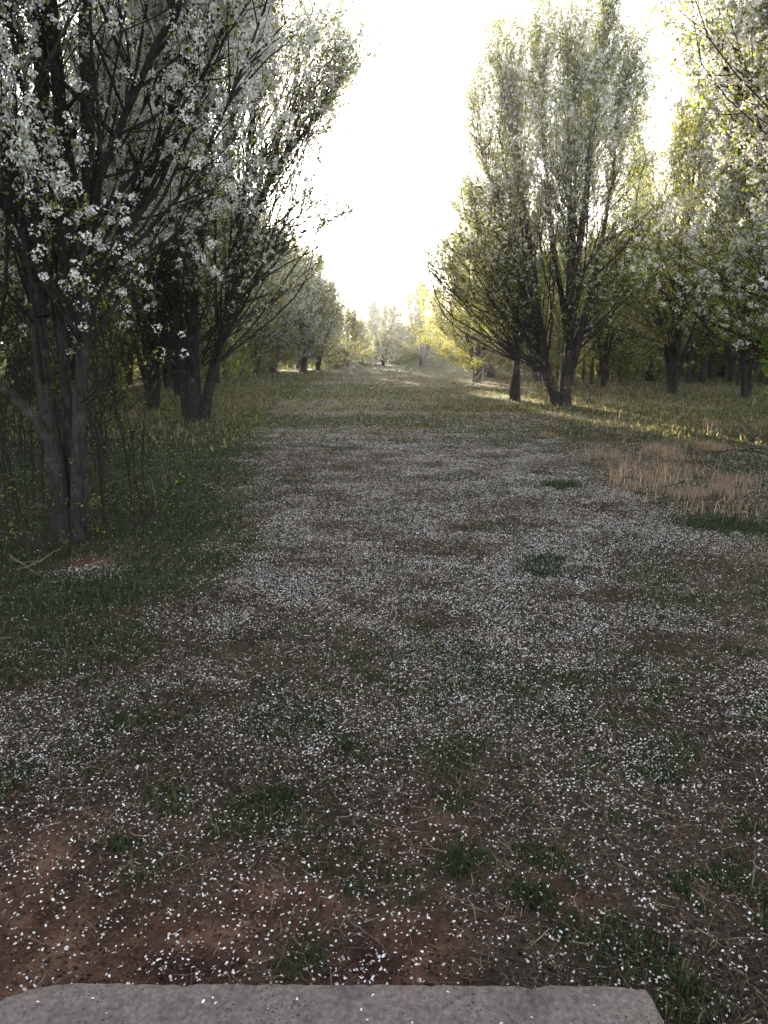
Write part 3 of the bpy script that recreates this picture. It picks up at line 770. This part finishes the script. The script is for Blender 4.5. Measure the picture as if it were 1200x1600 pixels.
# ---- second tree cluster stems behind the second left tree
P_A = make_tree('pear_tree', g3(-6.6, 21.8), 'dark trunk close behind the second tree on the left', None,
                auto_stems(51, 10, 6, .145, 2.2), Env(10.4, .9, 3.2, seed=6, pw=.66, ex=.45), 106, 170, 1900, 5500, 11000, 6, .055, .045, 30000, .062, L1=2.8, L2=1.2, L3=.5, low=.15)
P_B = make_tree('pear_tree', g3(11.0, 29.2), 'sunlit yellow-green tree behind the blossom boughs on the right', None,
                auto_stems(52, 10.4, 6, .165, 2.6, .9), Env(11.3, 1.3, 4.0, seed=7, pw=.66, ex=.5), 107, 200, 2400, 7000, 6500, 6, .055, .045, 66000, .066, L1=2.8, L2=1.2, L3=.5, low=.2, bl_low=.2, leafmat=M_leaf_suntint)
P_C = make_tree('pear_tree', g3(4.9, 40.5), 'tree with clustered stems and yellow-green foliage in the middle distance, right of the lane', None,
                auto_stems(53, 7.6, 6, .22, 2.1, .5), Env(8.4, .5, 3.2, (-.3, 0), seed=8, pw=.66, ex=.45), 108, 160, 2200, 0, 5500, 5, .07, .07, 60000, .085, L1=2.2, L2=1.0, low=.12, bl_low=.2, leafmat=M_leaf_suntint)
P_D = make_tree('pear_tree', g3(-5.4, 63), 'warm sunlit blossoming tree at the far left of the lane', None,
                auto_stems(54, 6.9, 5, .18, 1.9, .6), Env(7.4, .3, 3.1, seed=9, pw=.6, ex=.42), 109, 150, 2000, 0, 9000, 6, .08, .08, 40000, .095, L1=2.0, L2=.9, low=.1, bl_low=.7, leafmat=M_leaf_suntint)
P_E = make_tree('pear_tree', g3(-0.1, 80), 'pinkish white blossom tree closing the far end of the lane', None,
                auto_stems(55, 6.2, 6, .15, 1.8, .4), Env(7.0, .1, 3.0, seed=10, pw=.6, ex=.4), 110, 140, 1900, 0, 17000, 6, .08, .085, 16000, .1, L1=2.0, L2=.9, low=.08, bl_low=1.)
P_F = make_tree('thin_tree', g3(15.5, 46), 'thin woodland tree with a bare pale trunk', 'thin trees in the woodland on the right',
                auto_stems(56, 8.0, 1, .085, .4, 2), Env(8.6, 2.6, 1.5, seed=11, pw=.7, ex=.5), 111, 50, 400, 0, 900, 5, .06, .07, 7000, .09, L1=1.2, L2=.6, low=.35, S0=6)

MIDTREES = [   # proto, x, y, rot, scale, height scale, label
    (P_A, -9.4, 45.5, 1.0, 1.15, 1.12, 'tall greyish blossom tree left of the lane, first of the far left row'),
    (P_A, -8.4, 50.5, 2.7, 1.15, 1.08, 'greyish blossom tree at the lane edge, second of the far left row'),
    (P_C, -8.3, 57.5, .7, 1.35, 1.25, 'pale tree with a visible short trunk in the middle of the far left row'),
    (P_D, -7.4, 67, 2.2, 1.4, 1.45, 'golden sunlit tree behind the warm blossoming tree far left'),
    (P_D, -6.0, 58.0, 3.4, 1.05, 1.1, 'golden green tree closest to the lane in the middle of the far left row'),
    (P_D, -9.9, 61.5, 5.4, 1.35, 1.4, 'tall warm tree behind the middle of the far left row'),
    (P_C, 6.6, 47.5, 2.6, 1.05, 1.05, 'yellow-green tree right behind the clustered stems beside the lane'),
    (P_D, -3.6, 74, 4.2, .9, .8, 'low blossoming tree left of the bright gap at the far end'),
    (P_C, 3.9, 78, 1.9, 1.25, 1.05, 'pale green tree with dark twin stems at the far end of the lane'),
    (P_E, 8.6, 84, .9, .8, .8, 'small blossom tree far right of the twin-stemmed pale tree'),
    (P_C, 7.5, 56, 3.6, .95, .95, 'pale tree behind the clustered stems right of the lane'),
    (P_C, 8.0, 39.6, 5.0, .9, .8, 'tree with dark trunk seen between the slender and the large right tree'),
    (P_B, 9.8, 34.2, 2.2, .66, .6, 'tree with short trunk right behind the large right tree'),
    (P_B, 12.6, 26.6, 4.1, .85, .85, 'dark tree with a thick double trunk under the blossom boughs'),
    (P_A, 14.8, 24.2, 2.1, .9, .9, 'dark tree at the right frame edge behind the double trunk'),
    (P_A, -7.4, 27.5, 3.3, .95, .95, 'dark tree left of and behind the second left tree'),
    (P_A, -6.9, 12.6, 5.1, .7, .85, 'shaded blossom tree between the two nearest trees at the left edge'),
    (P_A, -10.2, 17.4, .4, .9, 1.0, 'dense shaded tree at the left frame edge behind the nearest tree'),
    (P_B, -9.6, 34, 1.4, .95, .95, 'yellow-green backlit tree behind the second left tree'),
    (P_B, -8.4, 38.5, 2.4, .9, .88, 'green tree left of the lane in front of the far left row'),
]
for (pr, x, y, rz, s, sz_, lab) in MIDTREES:
    copy_tree(pr, g3(x, y), rz, (s, s, sz_), lab, None)

q = np.random.RandomState(404)
def scatter(xr, yr, n, mind, protos, sr, label, group, avoid=()):
    pts = []; tries = 0
    while len(pts) < n and tries < 4000:
        tries += 1
        x = q.uniform(*xr); y = q.uniform(*yr)
        if all((x - a) ** 2 + (y - b) ** 2 > mind ** 2 for a, b in pts) and all((x - a) ** 2 + (y - b) ** 2 > 4 for a, b in avoid):
            pts.append((x, y))
            s = q.uniform(*sr)
            copy_tree(protos[q.randint(len(protos))], g3(x, y), q.rand() * 6.28, (s, s, s * q.uniform(.92, 1.08)), label, group)
    return pts
mid_xy = [(m[1], m[2]) for m in MIDTREES]
scatter((-28, -11), (22, 58), 20, 4.0, [P_A, P_B, P_A], (.8, 1.05), 'blossoming tree deep in the shaded wood on the left', 'trees of the wood on the left', mid_xy)
scatter((-22, -12), (9, 24), 5, 3.5, [P_A], (.8, 1.0), 'blossoming tree deep in the shaded wood on the left', 'trees of the wood on the left', mid_xy)
scatter((16, 40), (28, 70), 26, 3.6, [P_B, P_A], (.7, .95), 'leafy tree deep in the wood on the right', 'trees of the wood on the right', mid_xy)
scatter((12.5, 20), (44, 80), 12, 3.2, [P_C, P_B], (.75, .95), 'leafy tree deep in the wood on the right', 'trees of the wood on the right', mid_xy)
scatter((10, 32), (36, 52), 46, 1.2, [P_F], (.75, 1.1), 'thin woodland tree with a bare pale trunk', 'thin trees in the woodland on the right', mid_xy)
scatter((-20, -7), (20, 34), 30, 1.3, [P_F], (.6, 1.0), 'thin dark woodland tree among larger trees', 'thin trees in the wood on the left', mid_xy)
scatter((-50, 45), (96, 135), 38, 4.0, [P_C, P_D, P_E], (.75, 1.0), 'pale hazy tree in the wood beyond the end of the lane', 'trees beyond the end of the lane')

P_G = make_tree('bush', g3(-13, 30), 'low leafy bush in the shade under the trees on the left', 'bushes under the trees on the left',
                auto_stems(61, 1.7, 7, .035, 1.1, .2, .9), Env(2.2, 0.02, 1.5, seed=12, pw=.55, ex=.35), 120, 70, 600, 0, 500, 5, .04, .05, 9000, .075, L1=.9, L2=.5, low=.02, S0=5, cat='bush', bl_low=.3)
scatter((-34, -10), (18, 90), 50, 1.8, [P_G], (.7, 1.2), 'low leafy bush in the shade under the trees on the left', 'bushes under the trees on the left')
scatter((12, 40), (38, 90), 60, 1.8, [P_G], (.7, 1.4), 'low leafy bush under the trees on the right', 'bushes under the trees on the right')
for k, (x, y, s1) in enumerate([(-9.8, 43.5, 1.0), (-8.9, 47.8, .9), (-9.0, 53, 1.0), (-8.6, 61, 1.1), (-6.2, 66, 1.0), (-4.4, 71, .9), (-2.2, 82, 1.0), (1.6, 84, 1.1), (6.4, 83, 1.1), (10.5, 70, 1.0)]):
    copy_tree(P_G, g3(x, y), k * 1.7, (s1, s1, s1), 'low dark bush under the trees along the far edges of the lane', 'bushes along the far edges of the lane')
scatter((-30, 30), (92, 108), 46, 1.8, [P_G], (1.0, 1.7), 'low bush in the haze beyond the end of the lane', 'bushes beyond the end of the lane')

# ---------------------------------------------------------------- saplings, brambles, sticks
def brush(name, x, y, seed, label, cat, stems, h, lean, r, n2, leaves, group=None, mat=M_twig, droop=0.0, blos=0):
    rs = np.random.RandomState(seed)
    root = empty(name, g3(x, y)); tag(root, label, cat, group)
    K = 10
    a = rs.rand(stems) * 2 * pi; hh = h * rs.uniform(.6, 1.1, stems); ll = lean * rs.uniform(.3, 1.0, stems)
    u = np.linspace(0, 1, K)
    P = np.zeros((stems, K, 3))
    b = rs.randn(stems, 2) * 0.05 * min(stems, 8) / 2
    P[:, :, 0] = b[:, :1] + np.cos(a)[:, None] * ll[:, None] * u ** 1.2 + np.cumsum(rs.randn(stems, K) * .012 * h, 1) * .5
    P[:, :, 1] = b[:, 1:] + np.sin(a)[:, None] * ll[:, None] * u ** 1.2 + np.cumsum(rs.randn(stems, K) * .012 * h, 1) * .5
    P[:, :, 2] = -0.03 + hh[:, None] * (u - droop * u * u)
    R = r * rs.uniform(.6, 1.1, stems)[:, None] * (1 - .8 * u)[None]
    env = Env(h * 1.2, -0.05, lean + 0.6, seed=seed, pw=.6, ex=.3)
    P2, R2 = grow(rs, P, R, n2, (.15, .98), (35, 75), h * .22, .1, .1, env, 5, .006, .12, .05, .0018)
    P3, R3 = grow(rs, P2, R2, n2 * 2, (.2, .98), (30, 70), h * .1, .05, .1, env, 4, .006, .1, .03, .0013)
    mesh_obj('stem', *(tubes(P, R, 6) if stems > 2 else join([tubes(P, R, 6), tubes(P2, R2, 4), tubes(P3, R3, 3)])), mat, root, smooth=True)
    if stems > 2:
        V, F = join([tubes(P2, R2, 4), tubes(P3, R3, 3)])
        mesh_obj('twigs', V, F, mat, root)
    if leaves:
        V, F, rr = leaf_set(rs, along(rs, P3, leaves, (.2, 1), .01), .03, .015)
        mesh_obj('leaves', V, F, M_leaf, root, rnd=rr)
    return root
brush('sapling', -2.62, 7.0, 1, 'thin dark sapling stem just right of the nearest left trunk', 'sapling', 2, 3.6, .25, .013, 40, 150)
brush('sapling', -2.45, 7.4, 2, 'cluster of thin upright shoots right of the nearest left trunk', 'sapling', 4, 3.0, .35, .010, 50, 150)
brush('sapling', -3.75, 7.6, 3, 'thin straight sapling at the left frame edge', 'sapling', 2, 3.8, .3, .016, 40, 120)
brush('sapling', -2.14, 6.3, 4, 'short leafless twig standing in the grass right of the nearest tree', 'sapling', 1, .35, .05, .005, 4, 0)
brush('bramble', -2.85, 6.15, 5, 'tangle of bare arching bramble stems at the foot of the nearest left tree', 'bramble', 18, .75, 1.0, .006, 90, 120, droop=.55)
brush('bramble', -3.3, 6.6, 6, 'bare brush at the left frame edge beside the nearest tree', 'bramble', 16, 1.1, .9, .006, 120, 160, droop=.4)
brush('bramble', -2.4, 7.4, 7, 'low bare brush behind the nearest left tree', 'bramble', 14, .8, .8, .005, 90, 60, droop=.4)
brush('bramble', -4.1, 9.5, 8, 'high bare brush between the nearest and second left trees', 'bramble', 18, 2.0, 1.2, .008, 200, 500, droop=.25)
brush('bramble', -5.3, 13.5, 9, 'wide thicket of bare twigs left of the second left tree', 'bramble', 26, 2.6, 1.6, .010, 320, 1300, droop=.25)
brush('bramble', -6.8, 16.0, 10, 'dark thicket deeper in the shade behind the wide thicket', 'bramble', 26, 3.0, 1.8, .012, 320, 1600, droop=.2)
brush('bramble', -3.9, 18.4, 12, 'dry weeds standing right beside the second left trunk', 'weeds', 30, .9, .45, .005, 60, 0, droop=.1, mat=M_dead)
brush('bramble', 5.0, 22.9, 13, 'bare brown shrub between the slender and the large right trunk', 'shrub', 16, 1.3, .7, .008, 80, 40, droop=.2)
brush('bramble', 6.3, 23.4, 14, 'small bare twiggy shrub right of the large right trunk', 'shrub', 12, 1.2, .6, .007, 60, 20, droop=.2)
brush('bramble', 6.9, 13.6, 15, 'low dark dead brush at the right edge under the leafy shrub', 'bramble', 18, .9, 1.3, .009, 120, 0, droop=.5)
brush('sapling', -2.3, 8.0, 16, 'thin twig with a few pale leaves standing in the left grass', 'sapling', 1, .8, .1, .005, 6, 16)
for k, (x, y) in enumerate([(-3.4, 9.0), (-3.9, 8.4), (-4.5, 10.6), (-5.0, 11.5), (-4.8, 9.2), (-5.8, 12.0), (-6.0, 14.6), (-5.5, 16.0), (-7.5, 15.0)]):
    brush('sapling', x, y, 60 + k, 'thin upright sapling in the shaded thicket on the left', 'sapling', 3, 4.0, .5, .014, 90, 500, group='saplings in the left thicket')

# bright leafy shrub at the right edge
def leafy_shrub():
    rs = np.random.RandomState(8)
    root = empty('leafy_shrub', g3(6.45, 11.6))
    tag(root, 'bright green leafy shrub reaching in at the right edge below the blossoms', 'shrub')
    st = np.stack([spline([(0.3, .1, -.1, .04), (.1, 0, 1.0, .03), (-.25, -.1, 1.35 + .12 * k, .01), (-.5 - .12 * k, -.15 * k, 1.6 + .12 * k, .004)], 10) for k in range(-2, 3)])
    P, R = st[:, :, :3], st[:, :, 3]
    mesh_obj('stem', *tubes(P, R, 6), M_twig, root, smooth=True)
    env = Env(2.2, .5, 1.0, seed=3, pw=.6, ex=.5)
    P2, R2 = grow(rs, P, R, 70, (.3, 1), (25, 75), .6, .1, .1, env, 5, .006, .08, .05, .002)
    P3, R3 = grow(rs, P2, R2, 200, (.2, 1), (25, 70), .25, .05, 0, env, 4, .006, .08, .04, .0015)
    mesh_obj('twigs', *join([tubes(P2, R2, 4), tubes(P3, R3, 3)]), M_twig, root)
    V, F, rr = leaf_set(rs, along(rs, P3, 2600, (.2, 1), .02), .06, .03)
    mesh_obj('leaves', V, F, M_leaf_bright, root, rnd=rr)
leafy_shrub()

def stick(pts, r, label, mat=M_dead, name='fallen_stick', cat='stick', forks=0, seed=0):
    rs = np.random.RandomState(seed)
    x0, y0, z0 = pts[0]
    base = g3(x0, y0)
    ctl = [(x - x0, y - y0, z + float(gz(x, y)) - base[2] + r, r * (1 - .6 * i / (len(pts) - 1))) for i, (x, y, z) in enumerate(pts)]
    s = spline(ctl, 16)
    P = s[None, :, :3].copy(); P[0, 1:-1] += rs.randn(14, 3) * r * .5
    V, F = tubes(P, s[None, :, 3] * (1 + .1 * rs.randn(1, 16)), 7)
    parts = [(V, F)]
    for k in range(forks):
        i = rs.randint(4, 13); L = .25 * np.linalg.norm(s[-1, :3] - s[0, :3]); a = rs.rand() * 6.28
        e = s[i, :3] + np.array([math.cos(a) * L, math.sin(a) * L, rs.rand() * .05])
        q_ = np.linspace(0, 1, 5)[:, None] * (e - s[i, :3]) + s[i, :3]
        parts.append(tubes(q_[None], np.linspace(s[i, 3] * .7, r * .2, 5)[None], 5))
    V, F = join(parts)
    o = mesh_obj(name, V, F, mat, smooth=True); o.location = base
    tag(o, label, cat)
stick([(-2.88, 5.7, .03), (-2.76, 5.82, .06), (-2.66, 5.98, .12)], .008, 'short pale barkless stick propped up below the nearest left tree', seed=1)
stick([(-3.0, 5.85, .10), (-2.75, 5.65, .05), (-2.5, 5.45, .0)], .006, 'long thin pale branch lying at the left edge below the bramble', seed=2, forks=2)
stick([(-2.42, 7.85, .0), (-2.42, 7.85, .18), (-2.44, 7.84, .34)], .009, 'pale dry stalk standing upright in the left grass', name='dry_stalk', cat='stalk', seed=3)
stick([(-2.36, 7.8, .0), (-2.3, 7.8, .1), (-2.24, 7.8, .22)], .006, 'short leaning pale stalk beside the upright one in the left grass', name='dry_stalk', cat='stalk', seed=4)
stick([(-.27, 2.72, .01), (-.21, 2.79, .03), (-.13, 2.92, .03)], .0025, 'thin pale straw stick lying among petals in the middle foreground', seed=5)
stick([(-.9, 4.26, .01), (-.65, 4.29, .02), (-.4, 4.25, .01)], .006, 'dark thin stick lying on the petals in the centre left', M_twig, seed=6)
stick([(1.18, 2.12, .01), (1.23, 2.2, .03), (1.28, 2.3, .03)], .004, 'pale stick at the right frame edge near the step', seed=7)
stick([(-.1, 1.98, .01), (-.02, 1.9, .02), (0.02, 1.84, .02)], .002, 'thin brown twig on the dark soil just beyond the step', M_dead, seed=8)
stick([(4.35, 37.4, .0), (4.7, 37.8, .45), (5.0, 38.1, .9)], .05, 'pale dead branch leaning on the clustered stems right of the lane', name='dead_branch', cat='branch', seed=9)
stick([(6.3, 12.0, .02), (5.6, 11.9, .12), (4.9, 11.7, .05)], .014, 'dark fallen branch under the leafy shrub on the right', M_twig, seed=10, forks=4)
stick([(-3.8, 6.2, .35), (-3.1, 6.2, .42), (-2.3, 6.25, .3), (-1.95, 6.3, .26)], .008, 'long dark bare branch arching across the foot of the nearest left tree', M_twig, name='dead_branch', cat='branch', seed=11, forks=3)
stick([(-3.2, 5.45, .06), (-2.8, 5.5, .1), (-2.4, 5.55, .08)], .008, 'dark straight branch lying low at the left frame edge', M_twig, seed=12)

# ---------------------------------------------------------------- evening haze
V = np.array([(x, y, z) for x in (-260, 260) for y in (-60, 300) for z in (-3.0, 16.0)], float)
F = np.array([(0, 1, 3, 2), (4, 6, 7, 5), (0, 4, 5, 1), (2, 3, 7, 6), (0, 2, 6, 4), (1, 5, 7, 3)])
mh = bpy.data.materials.new('haze'); mh.use_nodes = True
nt = mh.node_tree; nt.nodes.clear()
out = nt.nodes.new('ShaderNodeOutputMaterial'); pv = nt.nodes.new('ShaderNodeVolumePrincipled')
pv.inputs['Color'].default_value = (0.95, 0.96, 1.0, 1)
pv.inputs['Density'].default_value = 0.0006
pv.inputs['Anisotropy'].default_value = 0.7
nt.links.new(pv.outputs[0], out.inputs['Volume'])
hz = mesh_obj('haze', V, F, mh)
tag(hz, kind='stuff')
